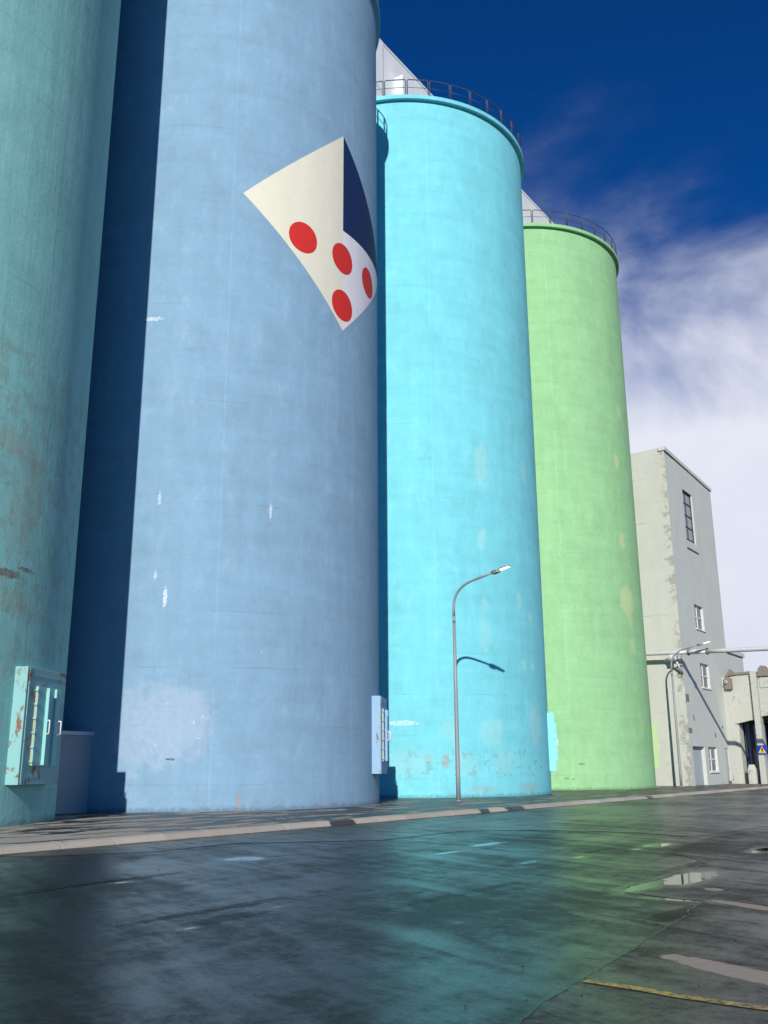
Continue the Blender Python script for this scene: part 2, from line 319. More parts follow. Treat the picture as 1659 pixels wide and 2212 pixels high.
def blob(pts, n=6, jit=.02):
    """smooth closed outline through pts (Catmull-Rom) with a ragged edge"""
    out = []; N = len(pts)
    for i in range(N):
        p0, p1, p2, p3 = [Vector(pts[(i+k) % N]) for k in (-1, 0, 1, 2)]
        for k in range(n):
            t = k/n; v = .5*((2*p1)+(p2-p0)*t+(2*p0-5*p1+4*p2-p3)*t*t+(3*p1-p0-3*p2+p3)*t**3)
            out.append((v.x+random.gauss(0, jit), v.y+random.gauss(0, jit)))
    return out

# ------------------------------------------------------------------ ground
DRY = [(23.95, 7.81, .90, .18), (20.37, 11.12, .13, .11), (21.65, 10.42, .62, .12)]   # along and across the sweep of the tracks
PUDDLES = [(22.42, .30, .13, .62), (22.60, 1.45, .24, .85), (23.05, -.68, .34, .06), (20.46, 6.3, .19, .48), (22.35, 6.2, .14, .55), (15.8, .42, .28, .32), (16.67, -2.8, .05, .10),
           (20.03, -4.86, .03, .07), (19.8, -3.4, .03, .07), (19.9, 2.25, .06, .24), (20.2, 3.45, .05, .22), (24.4, 1.9, .2, .6), (20.45, 5.3, .06, .14), (17.7, 4.9, .10, .5), (18.0, 3.0, .05, .4)]
WETS = [(15.3, 10.40, 1.6, .13, .9), (15.1, 10.7, 1.0, .22, .55), (18.3, 8.45, 1.0, .17, .8), (18.9, 10.55, .85, .14, .9), (21.45, 8.62, .55, .09, .9), (21.4, 6.6, .7, .22, .6), (14.0, 15.1, .9, .25, .7), (12.8, 7.3, 1.6, .35, .45)]   # films of water left along the tracks
DAMP = [(18.0, 6.9, .5, .13, 1), (20.0, 4.7, .09, .6, .9), (23.42, -1.8, .13, .7, 1), (19.4, -3.7, .11, 1.3, .9), (16.45, -3.0, .14, 1.5, .8), (19.9, -4.2, .16, .6, .8), (22.1, 3.0, .12, 1.4, .8), (17.4, 8.75, 1.1, .16, .9), (14.6, 3.6, .8, .12, .7), (20.9, -1.6, .10, 1.5, .7)]
def road_mat(name, base, rlo, rhi, dry=(), pud=(), wet0=.47, films=False):
    t = NT(name); v = t.vec('Object'); q = t.sep(v); X, Y = q[0], q[1]
    rv = t.vec('Object', rot=(0, 0, .45)); rv2 = t.vec('Object', rot=(0, 0, -.12))
    streak = t.noise(t.vec(rv, (.42, 2.3, 1)), 1.0, 8, .64, .5)           # tracks swept across the bend
    lane = t.noise(t.vec(rv2, (1.9, .22, 1), (3, 0, 0)), 1.0, 7, .62, .3)   # wheel tracks along the road
    big = t.noise(v, .22, 4, .5); mid = t.noise(v, 2.4, 7, .7, .4); far = t.noise(v, 9, 5, .7); gr = t.noise(v, 24, 6, .86); gr2 = t.noise(v, 160, 2, .6)
    k = t.math('ADD', t.math('MULTIPLY', streak, .36), t.math('ADD', t.math('MULTIPLY', lane, .20), t.math('MULTIPLY', big, .44)))
    k = t.math('ADD', k, t.math('ADD', t.math('MULTIPLY', t.math('SUBTRACT', mid, .5), .30), t.math('MULTIPLY', t.math('SUBTRACT', far, .5), .26)))
    wet = t.step(k, wet0-.12, wet0+.19)                                    # 1 = a film of water, 0 = only damp
    c = t.mix(wet, tuple(x*.8 for x in base), tuple(x*.9 for x in base))
    c = t.mix(t.step(gr, .55, .75, 0, .6), c, tuple(min(1, x*2.2+.02) for x in base))
    c = t.mix(t.step(gr2, .60, .74, 0, .7), c, (.002, .002, .002))
    r = t.math('ADD', t.step(wet, 0, 1, rhi, rlo), t.math('ADD', t.math('MULTIPLY', t.math('SUBTRACT', gr, .5), .22), t.math('MULTIPLY', t.math('SUBTRACT', far, .5), .16)))
    Xr = t.math('SUBTRACT', t.math('MULTIPLY', X, .886), t.math('MULTIPLY', Y, .464)); Yr = t.math('ADD', t.math('MULTIPLY', X, .464), t.math('MULTIPLY', Y, .886))
    ragged = t.math('ADD', t.math('MULTIPLY', t.math('SUBTRACT', mid, .5), 4.0), t.math('MULTIPLY', t.math('SUBTRACT', far, .5), 4.5))
    film = dark = None
    if films:
        film = t.math('MULTIPLY', t.spots(Xr, Yr, WETS, ragged, .95), t.step(gr, .36, .60, .25, 1)); dark = t.spots(X, Y, DAMP, ragged, .6)
        wet = t.math('MULTIPLY', wet, t.math('SUBTRACT', 1, dark)); r = t.mix(film, r, .25)
    spec = t.math('MULTIPLY', t.step(wet, 0, 1, .06, .30), t.math('MULTIPLY', t.step(gr, .34, .62, .15, 1.45), t.step(gr2, .66, .52, .5, 1.1))); bs = t.step(wet, 0, 1, .55, .28)
    if films: spec = t.math('MULTIPLY', t.math('ADD', spec, t.math('MULTIPLY', film, .17)), t.math('SUBTRACT', 1, t.math('MULTIPLY', dark, .72)))
    warp = t.math('ADD', t.math('MULTIPLY', t.math('SUBTRACT', t.noise(v, 3.5, 7, .7), .5), 3.0), t.math('MULTIPLY', t.math('SUBTRACT', far, .5), 1.2))
    if pud:
        rim = t.spots(X, Y, [(a, b, e*1.5+.05, f*1.35+.07, 1) for a, b, e, f in pud], warp, .6)      # soaked margin
        p = t.spots(X, Y, [(a, b, e, f, 1) for a, b, e, f in pud], warp, .12)
        c = t.mix(rim, c, tuple(x*.35 for x in base)); r = t.mix(p, t.mix(rim, r, .24), .025); bs = t.math('MULTIPLY', bs, t.math('SUBTRACT', 1, p))
        spec = t.mix(p, spec, .6)
    if dry:
        ring = t.spots(Xr, Yr, [(a, b, e*1.25+.04, f*1.3+.04, 1) for a, b, e, f in dry], warp, .4); d = t.spots(Xr, Yr, [(a, b, e, f, 1) for a, b, e, f in dry], t.math('MULTIPLY', warp, .7), .2)
        c = t.mix(ring, c, (.030, .019, .014)); c = t.mix(d, c, t.mix(gr, (.20, .165, .135), (.44, .38, .32))); r = t.mix(d, r, .9); spec = t.mix(d, spec, .1)
    t.put(t.p.inputs['Specular IOR Level'], spec)
    h = t.math('ADD', t.math('MULTIPLY', gr, .8), t.math('MULTIPLY', gr2, .5))
    b = t.bump(h, bs, .004)
    b = t.bump(t.math('ADD', mid, t.math('MULTIPLY', far, .2)), t.math('MULTIPLY', bs, .5), .012, b)
    return t.out(c, r, b)
M['road'] = road_mat('wet_asphalt', (.019, .0215, .0205), .27, .42, (), PUDDLES, films=True)
M['apron'] = road_mat('worn_wet_asphalt', (.050, .046, .039), .32, .56, DRY, PUDDLES, .47, True)
M['newroad'] = road_mat('road_damp', (.055, .060, .052), .30, .44, (), (), .44)
M['seam'] = simple('wet_seam', (.006, .006, .007), .35, 0, .3, 9, .3)

def ground():
    bm = B(); box(bm, -900, 900, -900, 1200, -.5, -.006); struct('ground', bm, M['road'])
    bm = B()
    v = [bm.verts.new(p) for p in ((11.7, -60, 0), (60, -60, 0), (60, 260, 0), (11.7, 260, 0))]; bm.faces.new(v); struct('road', bm, M['road'])
    bm = B(); P = [(24.6, -30), (24.35, -9), (24.01, -6.15), (23.92, -5.62), (23.88, -5.12), (23.83, -4.53), (23.74, -3.52), (23.63, -2.51), (23.39, -.61), (23.05, -.6), (22.43, -.41), (22.27, 0), (22.31, .84), (22.3, 2.0), (22.22, 3.36), (21.9, 4.0), (21.55, 4.49), (21.17, 4.51), (20.95, 6), (20.69, 8.63), (20.88, 10.49), (21.2, 14), (22.5, 40), (24, 200), (58, 200), (58, -30)]
    bm.faces.new([bm.verts.new((x, y, .004)) for x, y in P]); struct('parking_apron', bm, M['apron'])
    bm = B(); P = [(11.72, -1.4), (12.6, -1.1), (13.53, .75), (13.42, 2.61), (15.43, 4.75), (15.41, 7.84), (15.6, 8.1), (16.63, 8.98), (17.96, 9.27), (19.02, 9.26), (20.4, 8.75), (20.6, 10.49), (20.9, 14), (22.2, 40), (23.7, 200), (11.72, 200)]
    bm.faces.new([bm.verts.new((x, y, .0045)) for x, y in P]); struct('road_resurfacing', bm, M['newroad'])
    # seams and cracks
    bm = B()
    for pts, w in (([(24.35, -9), (24.01, -6.15), (23.92, -5.62), (23.88, -5.12), (23.83, -4.53), (23.74, -3.52), (23.63, -2.51), (23.39, -.61)], .022), ([(22.27, 0), (22.31, .84), (22.22, 3.36), (21.55, 4.49), (21.17, 4.51)], .04),
                   ([(23.64, -2.5), (23.85, -2.59), (24.65, -3.17), (25.6, -3.8)], .012), ([(24.01, -5.84), (24.15, -5.91), (24.28, -5.98)], .014), ([(25.03, -4.76), (24.77, -5.14), (24.61, -5.51), (24.52, -5.84)], .01), ([(24.6, 1.6), (23.63, 1.11), (23.29, 1.17), (23.35, -.52)], .014),
                   ([(15.41, 7.84), (15.6, 8.1), (16.63, 8.98), (17.96, 9.27), (19.02, 9.26), (20.4, 8.75)], .07), ([(15.43, 4.8), (15.41, 7.84)], .05),
                   ([(12.6, -2.0), (13.56, -1.44), (13.53, .75), (13.42, 2.61), (15.43, 4.75)], .05), ([(15.9, -5.4), (16.6, -4.3), (16.34, -2.69), (16.38, -1.85)], .06), ([(19.16, -4.97), (19.28, -4.38), (19.42, -3.31), (19.59, -2.54), (19.8, -1.6)], .03), ([(19.6, 1.0), (19.84, 2.05), (20.13, 3.27), (20.4, 5.25)], .03)):
        ribbon(bm, pts, w*.6, .009, .011, .05)
    ribbon(bm, [(11.775, -30), (11.775, 60)], .055, .009, .008, .15)
    struct('road_cracks', bm, M['seam'])
    # markings
    t = NT('yellow_marking'); v = t.vec('Object'); w = t.step(t.math('ADD', t.math('MULTIPLY', t.noise(v, 30, 5, .7), .7), t.math('MULTIPLY', t.noise(v, 6, 4), .3)), .40, .58)
    ym = t.out(t.mix(w, (.05, .048, .04), (.50, .33, .04)), .5, t.bump(t.noise(v, 90, 3), .3, .004))
    bm = B(); ribbon(bm, [(23.90, -4.96), (24.27, -5.0), (24.59, -5.06), (24.87, -5.08), (25.1, -5.08), (27.5, -5.1)], .10, .009); struct('yellow_line', bm, ym)
    t = NT('white_marking'); v = t.vec('Object'); w = t.step(t.noise(v, 14, 5, .7), .38, .55)
    wm = t.out(t.mix(w, (.06, .06, .055), (.52, .53, .50)), .55)
    bm = B()
    for k in range(9):
        y = 16.33+k*4.25; ribbon(bm, [(16.55, y), (16.55, y+2.6)], .10, .0095)
    struct('lane_dashes', bm, wm)
    # pavement
    t = NT('pavement_asphalt'); v = t.vec('Object'); Y = t.sep(v)[1]; X = t.sep(v)[0]
    n = t.noise(t.vec('Object', (1.5, .42, 1), rot=(0, 0, -.3)), 1.0, 8, .64, .8); f = t.noise(v, 40, 4, .7); g = t.noise(v, 5, 5, .7)
    dry = t.step(t.math('ADD', n, t.math('ADD', t.math('MULTIPLY', t.step(Y, 12, 0), .09), t.math('MULTIPLY', t.math('SUBTRACT', g, .5), .10))), .54, .575)
    base = t.mix(dry, t.mix(f, (.016, .016, .015), (.040, .038, .034)), t.mix(f, (.24, .21, .175), (.42, .375, .32)))
    t.put(t.p.inputs['Specular IOR Level'], t.step(dry, 0, 1, .32, .15))
    pm = t.out(base, t.step(dry, 0, 1, .42, .9), t.bump(f, .3, .005))
    bm = B(); box(bm, -60, 11.36, -60, 200, -.3, .12); struct('pavement', bm, pm)
    # kerb
    t = NT('kerb_concrete'); v = t.vec('Object'); q = t.sep(v); Y = q[1]
    f = t.noise(v, 22, 5, .7); n = t.noise(v, 1.6, 6, .65); w = t.math('MULTIPLY', t.math('SUBTRACT', t.noise(v, 2.5, 4), .5), .9)
    Yw = t.math('ADD', Y, w); wet = None
    for a, b in ((7.95, 9.0), (15.5, 16.05), (17.1, 18.5), (-9, -5), (30, 30.8)):
        m_ = t.math('MULTIPLY', t.step(Yw, a-.06, a+.06), t.step(Yw, b+.06, b-.06)); wet = m_ if wet is None else t.math('MAXIMUM', wet, m_)
    col = t.mix(t.math('MULTIPLY', t.math('ADD', f, n), .5), (.30, .264, .218), (.50, .45, .385))
    wn = t.N.new('ShaderNodeTexWhiteNoise'); wn.noise_dimensions = '1D'; t.L.new(t.math('FLOOR', t.math('MULTIPLY', t.math('ADD', Y, 30), .8)), wn.inputs['W'])
    kk = t.math('ADD', .86, t.math('MULTIPLY', wn.outputs['Value'], .28)); col = t.mix(1, col, t.mix(0, kk, kk), 'MULTIPLY')
    col = t.mix(t.math('MULTIPLY', wet, .93), col, (.028, .024, .026))
    col = t.mix(t.step(n, .60, .72, 0, .4), col, (.14, .11, .09))
    kt = t.out(col, t.step(wet, 0, 1, .85, .35), t.bump(f, .35, .006))
    bm = B(); y = -30.0
    while y < 150:
        L = 1.25 if y < 40 else 5; w_ = .045; dx = random.uniform(-.008, .008); dz = random.uniform(-.004, .004)
        prof = [(11.36, -.2), (11.36, .124+dz), (11.56+dx, .124+dz), (11.64+dx, .108+dz), (11.73+dx, .02), (11.74+dx, -.2)]
        prism(bm, prof, lambda p, q, d: (p, d, q), y+w_*.5, y+L-w_*.5); y += L
    struct('kerb', bm, kt)
    # grit washed along the gutter and over the road
    bm = B()
    for k in range(260):
        if k < 170: x, y = random.uniform(15, 25), random.uniform(-7.5, 6)
        else: x, y = 11.75+abs(random.gauss(0, .12)), random.uniform(-3, 20)
        r = random.uniform(.003, .008); mtx = Matrix.Translation((x, y, .006+r*.3)) @ Matrix.Rotation(random.uniform(0, 6), 4, 'Z') @ Matrix.Diagonal((r*random.uniform(.8, 1.6), r, r*.7, 1))
        g_ = bmesh.ops.create_icosphere(bm, subdivisions=1, radius=1, matrix=mtx)
        if random.random() < .1:
            for vv in g_['verts']:
                for ff in vv.link_faces: ff.material_index = 1
    o = obj('grit', bm, [M['seam'], simple('pale_grit', (.22, .21, .20), .8)]); o['kind'] = 'stuff'
ground()

# ------------------------------------------------------------------ silos
R, HT, DS = 6.8635, 35.22, 14.699
def wall_mesh():
    bm = B(); prof = [(R, -.3), (R, .12)] + [(R, z) for z in range(2, 34, 2)] + [(R, HT-.02)]
    lathe(bm, prof, 160, -PI, PI, R); return bm
def cap_mesh():
    bm = B(); r2 = R+.21; P = [(R-.02, HT-.245), (r2-.012, HT-.245), (r2, HT-.233), (r2, HT-.02), (r2-.02, HT), (R-1.2, HT+.05), (.02, HT+.5)]
    for a, b in zip(P, P[1:]): lathe(bm, [a, b], 160, -PI, PI, R)
    return bm
NP = 37
def rail_panel():
    bm = B(); rr = R+.10; half = PI/NP*.93; w = 2*rr*math.sin(half)/2; h = .97; c = .10; r = .026
    path = [(0, -w, 0)] + [(0, -w, h-c)] + [(0, -w+c*(1-math.cos(a)), h-c+c*math.sin(a)) for a in (.5, 1.05, PI/2)] + [(0, w-c+c*math.sin(a), h-c+c*math.cos(a)) for a in (0, .5, 1.05)] + [(0, w, h-c), (0, w, 0)]
    tube(bm, path, r, 8); tube(bm, [(0, -w, h*.5), (0, w, h*.5)], .014, 6)
    for s in (-1, 1): box(bm, -.05, .05, s*w-.05, s*w+.05, -.01, .012)
    return bm
def hatch(parent, nm, dz, open_gap=True):
    th, hw, d, z0, z1 = .4897, 1.04, 7.10, 1.05+dz, 3.79+dz
    bk = math.sqrt(R*R-hw*hw)-.25
    def X(bm):
        rot = Matrix.Rotation(th, 4, 'Z'); bmesh.ops.transform(bm, matrix=rot, verts=bm.verts); return bm
    bm = B(); box(bm, bk, d, -hw, hw, z0, z1, 0, .012)
    # raised rim flats at the front edges
    box(bm, d-.004, d+.012, -hw+.10, -hw+.16, z0+.01, z1-.01); box(bm, d-.004, d+.010, -hw+.2, hw-.06, z1-.2, z1-.17); box(bm, d-.004, d+.010, -hw+.2, hw-.06, z0+.17, z0+.2)
    h = obj('hatch_box', X(bm), M['hatch_'+nm], parent)
    y0, y1, a, b = -hw+.50, hw-.33, z0+.43, z1-.43
    bm = B(); box(bm, d+.03, d+.06, y0, y1, a, b, 0, .006)
    for s, e in ((.34, .085), (.70, .06)):         # welded vertical stiffeners
        yy = y0+(y1-y0)*s; prism(bm, [(yy, d+.058), (yy+.014, d+.058), (yy+.014, d+.058+e), (yy, d+.058+e)], lambda p, q, z: (q, p, z), a+.02, b-.02)
    obj('hatch_door', X(bm), M['door_'+nm], h)
    bm = B(); box(bm, d+.0, d+.034, y0-.010, y0-.001, a+.02, b-.02); box(bm, d+.0, d+.029, y0, y0+.04, a+.01, b-.01); 
    obj('door_seal', X(bm), M['foam'], h)
    for k in range(6):
        z = a+.10+(b-a-.2)*k/5; bm = B(); box(bm, d+.061, d+.072, y0-.05, y0+.12, z-.020, z+.020, 0, .003); tube(bm, [(d+.066, y0-.035, z-.045), (d+.066, y0-.035, z+.045)], .016, 8); box(bm, d, d+.06, y0-.052, y0-.025, z-.016, z+.016)
        obj('hinge', X(bm), M['door_'+nm], h)
    for yy in (y0+(y1-y0)*.36, y0+(y1-y0)*.86):
        bm = B(); zc = (a+b)/2-.02; tube(bm, [(d+.08, yy, zc-.16), (d+.185, yy, zc-.16), (d+.195, yy, zc-.15), (d+.195, yy, zc+.15), (d+.185, yy, zc+.16), (d+.08, yy, zc+.16)], .016, 8)
        obj('handle', X(bm), M['whitepaint'], h)
wallme = capme = None; proto_panel = None
def silo(i, nm, label, dz):
    global proto_panel
    root = thing('silo', label, 'silo', (0, i*DS, 0), 'painted cement silos in a row')
    obj('wall', wall_mesh(), M[nm], root); obj('cap', cap_mesh(), M[nm], root)
    for k in range(NP):
        a = -PI+2*PI*(k+.35)/NP
        if proto_panel is None: p = proto_panel = obj('railing_panel', rail_panel(), M['rail'])
        else: p = proto_panel.copy(); S.collection.objects.link(p)
        p.parent = root; p.location = ((R+.10)*math.cos(a), (R+.10)*math.sin(a), HT+.005); p.rotation_euler = (0, 0, a)
    hatch(root, nm, dz)
    return root
s_teal = silo(0, 'teal', 'weathered dark teal silo at the left edge of the photo', 0)
s_blue = silo(1, 'blue', 'steel blue silo with a painted diamond and red dots', .12)
s_cyan = silo(2, 'cyan', 'bright cyan silo behind the nearer street lamp', .12)
s_green = silo(3, 'green', 'light green silo next to the grey concrete tower', .12)

def mural():
    bm = B(); uvl = bm.loops.layers.uv.verify(); cx, cz, hs, hz = -.13, 21.64, 4.42, 4.28
    def put(s, z, off): a = s/R; r = R+off; return bm.verts.new((r*math.cos(a), r*math.sin(a), z))
    def strip(s0, s1, top, bot, mi, off, n):
        for k in range(n):
            a, b = s0+(s1-s0)*k/n, s0+(s1-s0)*(k+1)/n
            q = [(a, bot(a)), (b, bot(b)), (b, top(b)), (a, top(a))]; q = [p for j, p in enumerate(q) if p not in q[:j]]
            if abs(top(a)-bot(a)) < 1e-6: q = [(a, bot(a)), (b, bot(b)), (b, top(b))]
            elif abs(top(b)-bot(b)) < 1e-6: q = [(a, bot(a)), (b, bot(b)), (a, top(a))]
            f = bm.faces.new([put(s, z, off) for s, z in q]); f.material_index = mi; f.smooth = True
            for l, uv in zip(f.loops, q): l[uvl].uv = uv
    up_ = lambda s: cz+hz*(1-abs(s-cx)/hs); dn = lambda s: cz-hz*(1-abs(s-cx)/hs); mid = lambda s: cz
    strip(cx-hs, cx, up_, dn, 0, .006, 44); strip(cx, cx+hs, mid, dn, 1, .006, 44); strip(cx, cx+hs, up_, mid, 2, .006, 44)
    for (a, b) in ((-2.15, 20.47), (-.13, 20.41), (-.13, 18.42), (1.91, 20.36)):
        r = .625; strip(a-r, a+r, lambda s: b+math.sqrt(max(0, r*r-(s-a)**2)), lambda s: b-math.sqrt(max(0, r*r-(s-a)**2)), 3, .012, 40)
    bmesh.ops.remove_doubles(bm, verts=bm.verts, dist=1e-5)
    obj('painted_diamond', bm, [M['cream'], M['mwhite'], M['navy'], M['red']], s_blue)
mural()

# low wall closing the gap between teal and blue silos
lw = thing('low_wall', 'low pale blue wall with a white coping between the teal and blue silos', 'wall', (2.0, 7.3, .12))
bm = B(); box(bm, -.35, .07, -.95, .86, -.1, 2.28); obj('wall_panel', bm, M['lowwall'], lw)
bm = B(); box(bm, -.45, .13, -.95, .90, 2.283, 2.40, 0, .012); obj('coping', bm, M['whitepaint'], lw)

# ------------------------------------------------------------------ gallery along the silo tops
ga = thing('rooftop_gallery', 'long white gallery running across the silo tops behind the railings', 'gallery', (0, 0, HT))
bm = B(); gx, gz = 2.4, 4.08
box(bm, -2.4, gx, -4, 49.5, .12, gz)
obj('wall', bm, M['white'], ga)
bm = B(); box(bm, -2.6, gx+.03, -4.2, 49.7, gz+.002, gz+.16, 0, .02); obj('roof', bm, M['whitepaint'], ga)
for y in (22.9, 37.6):
    bm = B(); box(bm, gx-.01, gx+.16, y, y+.75, .12, gz-.02, 0, .015); obj('pilaster', bm, M['white'], ga)
for y in (28.25, 45.0):
    bm = B(); prism(bm, [(y-.2, .4), (y+.35, 3.4), (y+.75, 4.03), (y+4.4, 4.03), (y+4.4, .4)], lambda p, q, d: (d, p, q), gx+.004, gx+.02); obj('dark_plate', bm, M['soffit'], ga)  # flat dark plate on the wall face, no opening is cut
bm = B(); box(bm, gx+.01, gx+.55, 24.95, 25.5, 1.25, 2.7, 0, .02); obj('vent_box', bm, M['whitepaint'], ga)

# ------------------------------------------------------------------ tower
TX, TY = 7.18, 51.25
tw = thing('concrete_tower', 'tall grey concrete tower with windows at the end of the silo row', 'tower', (0, 0, 0))
def wall_with_holes(bm, y0, y1, z0, z1, holes, x, depth, mi=0):
    """wall sheet in the plane x = const, facing +x, with reveals cut back by depth"""
    ys = sorted({y0, y1, *[h[0] for h in holes], *[h[1] for h in holes]}); zs = sorted({z0, z1, *[h[2] for h in holes], *[h[3] for h in holes]})
    vv = {}
    def V(y, z, xx=x):
        k = (round(y, 4), round(z, 4), round(xx, 4))
        if k not in vv: vv[k] = bm.verts.new((xx, y, z))
        return vv[k]
    for a, b in zip(ys, ys[1:]):
        for c, d in zip(zs, zs[1:]):
            if any(h[0] <= a and b <= h[1] and h[2] <= c and d <= h[3] for h in holes): continue
            bm.faces.new((V(a, c), V(b, c), V(b, d), V(a, d))).material_index = mi
    for (a, b, c, d) in holes:
        q = [(a, c), (b, c), (b, d), (a, d)]
        yy = [y for y in ys if a <= y <= b]; zz = [z for z in zs if c <= z <= d]
        def seg(l):
            for (p, r_) in zip(l, l[1:]): bm.faces.new((V(*p), V(*r_), V(*r_, x-depth), V(*p, x-depth))).material_index = mi
        seg([(y, c) for y in yy]); seg([(y, d) for y in yy]); seg([(a, z) for z in zz]); seg([(b, z) for z in zz])
WIN = {'w1': (54.68, 56.88, 16.95, 20.72), 'w2': (54.95, 57.0, 10.65, 12.35), 'w3': (55.05, 57.1, 6.59, 8.25), 'w4': (55.17, 57.2, .98, 2.60)}
DOOR1, DOOR2 = (51.78, 54.4, .12, 2.60), (59.17, 60.0, .12, 2.58)
bm = B()
wall_with_holes(bm, TY, 61.98, -.2, 22.55, list(WIN.values())+[DOOR1, DOOR2], TX, .32, 1)
def quad(bm, pts, mi): bm.faces.new([bm.verts.new(p) for p in pts]).material_index = mi
quad(bm, [(-4, TY, -.2), (TX, TY, -.2), (TX, TY, 22.95), (-4, TY, 22.75)], 0)
quad(bm, [(-4, 61.98, -.2), (TX, 61.98, -.2), (TX, 61.98, 22.4), (-4, 61.98, 22.4)], 1)
quad(bm, [(-4, TY, -.2), (-4, 61.98, -.2), (-4, 61.98, 22.4), (-4, TY, 22.75)], 1)
quad(bm, [(-4, TY, 22.75), (TX, TY, 22.55), (TX, 61.98, 22.4), (-4, 61.98, 22.4)], 0)
quad(bm, [(TX, TY, 22.55), (TX, 61.98, 22.55), (TX, 61.98, 22.4)], 1)
obj('wall', bm, [M['tower_l'], M['tower_r']], tw)
bm = B(); prism(bm, [(TY-.10, 22.70), (TY-.10, 22.97), (62.05, 22.47), (62.05, 22.24)], lambda p, q, d: (d, p, q), TX-.4, TX+.09); obj('coping', bm, M['tower_r'], tw)
bm = B(); box(bm, -2, TX-.003, 61.985, 66.6, -.2, 9.62); o = obj('annex', bm, M['tower_r'], tw)
bm = B(); box(bm, -2, TX+.13, 61.99, 66.75, 9.62, 9.92, 0, .02); obj('coping', bm, M['tower_r'], tw)
def window(key, cols, rows, fm, gm, fr, mull):
    y0, y1, z0, z1 = WIN[key]; x = TX-.15
    bm = B(); box(bm, x-.05, x+.04, y0, y1, z0, z0+fr); box(bm, x-.05, x+.04, y0, y1, z1-fr, z1); box(bm, x-.05, x+.04, y0, y0+fr, z0+fr, z1-fr); box(bm, x-.05, x+.04, y1-fr, y1, z0+fr, z1-fr)
    f = obj('window', bm, M[fm], tw)
    bm = B()
    for c in cols: yy = y0+(y1-y0)*c; box(bm, x-.04, x+.03, yy-mull, yy+mull, z0+fr, z1-fr)
    ys = [y0+fr]+[y0+(y1-y0)*c for c in cols]+[y1-fr]
    for r in rows:
        zz = z0+(z1-z0)*r
        for i in range(len(ys)-1): box(bm, x-.04, x+.032, ys[i]+(mull if i else 0), ys[i+1]-(mull if i < len(ys)-2 else 0), zz-mull, zz+mull)
    obj('glazing_bar', bm, M[fm], f)
    bm = B(); quad(bm, [(x-.02, y0, z0), (x-.02, y1, z0), (x-.02, y1, z1), (x-.02, y0, z1)], 0); obj('pane', bm, M[gm], f)
    if key != 'w1': bm = B(); box(bm, TX-.2, TX+.07, y0-.08, y1+.08, z0-.09, z0-.002); obj('sill', bm, M['whitepaint'], f)
    return f
f1 = window('w1', (.42,), (.05, .29, .53, .77), 'rail', 'glass2', .04, .035)
window('w2', (.45,), (.5,), 'whitepaint', 'glass', .065, .045); window('w3', (.45,), (.5,), 'whitepaint', 'glass', .065, .045); window('w4', (.45,), (.5,), 'whitepaint', 'glass', .065, .045)
bm = B(); box(bm, TX-.05, TX+.05, 54.62, 57.15, 16.30, 16.38); obj('sill', bm, M['rail'], f1)
bm = B(); box(bm, TX-.33, TX-.24, DOOR1[0], DOOR1[1], .12, DOOR1[3]); d1 = obj('recessed_door', bm, M['doorgrey'], tw)
bm = B(); box(bm, TX-.33, TX-.06, DOOR2[0], DOOR2[1], .32, DOOR2[3]); d2 = obj('narrow_door', bm, M['doorgrey'], tw)
bm = B(); tube(bm, [(TX-.06, DOOR2[1]-.14, 1.2), (TX+.0, DOOR2[1]-.14, 1.2), (TX+.0, DOOR2[1]-.26, 1.2)], .018, 8); obj('handle', bm, M['rail'], d2)
bm = B(); box(bm, TX-.33, TX+.04, DOOR2[0], DOOR2[1], .0, .318); obj('step', bm, M['patch'], d2)
for (ya, yb, za, zb) in ((51.27, 51.95, 5.42, 5.92), (51.27, 52.0, 3.42, 3.75), (52.5, 52.72, 4.25, 4.6), (58.9, 59.2, 3.95, 4.12), (57.0, 57.3, 3.25, 3.55)):
    bm = B(); box(bm, TX-.01, TX+.006, ya, yb, za, zb); obj('mortar_patch', bm, M['patch'], tw)

# ------------------------------------------------------------------ loading bay past the tower
by = 60.0
pb = thing('loading_bay', 'pale stained concrete loading bay with pillars and rusty roof edge beside the tower', 'loading bay', (0, 0, 0))
bm = B(); prism(bm, [(7.186, by), (7.72, by), (8.02, by+.28), (8.02, by+1.3), (7.186, by+1.3)], lambda p, q, d: (p, q, d), .1, 4.25); obj('column', bm, M['portal'], pb)
bm = B(); box(bm, 9.27, 9.68, by-.28, by+.50, .1, 7.88, 0, .02); obj('column', bm, M['portal'], pb)
bm = B(); prism(bm, [(7.186, 4.252), (7.86, 4.252), (9.27, 4.55), (9.27, 7.64), (7.186, 7.60)], lambda p, q, d: (p, d, q), by+.06, by+.5); obj('beam', bm, M['portal'], pb)
bm = B(); prism(bm, [(9.682, 4.72), (11.6, 5.0), (11.6, 7.5), (9.682, 7.5)], lambda p, q, d: (p, d, q), by+.10, by+.5)
prism(bm, [(9.80, 6.72), (11.6, 6.80), (11.6, 7.5), (9.80, 7.45)], lambda p, q, d: (p, d, q), by+.04, by+.098); obj('beam', bm, M['portal'], pb)
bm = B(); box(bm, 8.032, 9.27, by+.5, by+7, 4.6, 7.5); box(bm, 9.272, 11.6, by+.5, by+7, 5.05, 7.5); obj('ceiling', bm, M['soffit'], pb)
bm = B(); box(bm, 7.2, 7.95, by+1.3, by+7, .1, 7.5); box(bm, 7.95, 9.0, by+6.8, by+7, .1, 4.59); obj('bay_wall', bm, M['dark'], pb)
bm = B(); box(bm, 8.93, 9.6, by+.62, by+1.1, .1, 4.15); box(bm, 7.97, 8.16, by+1.9, by+2.4, .1, 4.4); obj('inner_pier', bm, M['shadewall'], pb)
bm = B(); prism(bm, [(7.55, 7.62), (8.1, 7.72), (9.26, 7.70), (9.26, 7.93), (8.2, 7.86), (7.9, 8.0), (7.62, 7.8)], lambda p, q, d: (p, d, q), by-.06, by+.56)
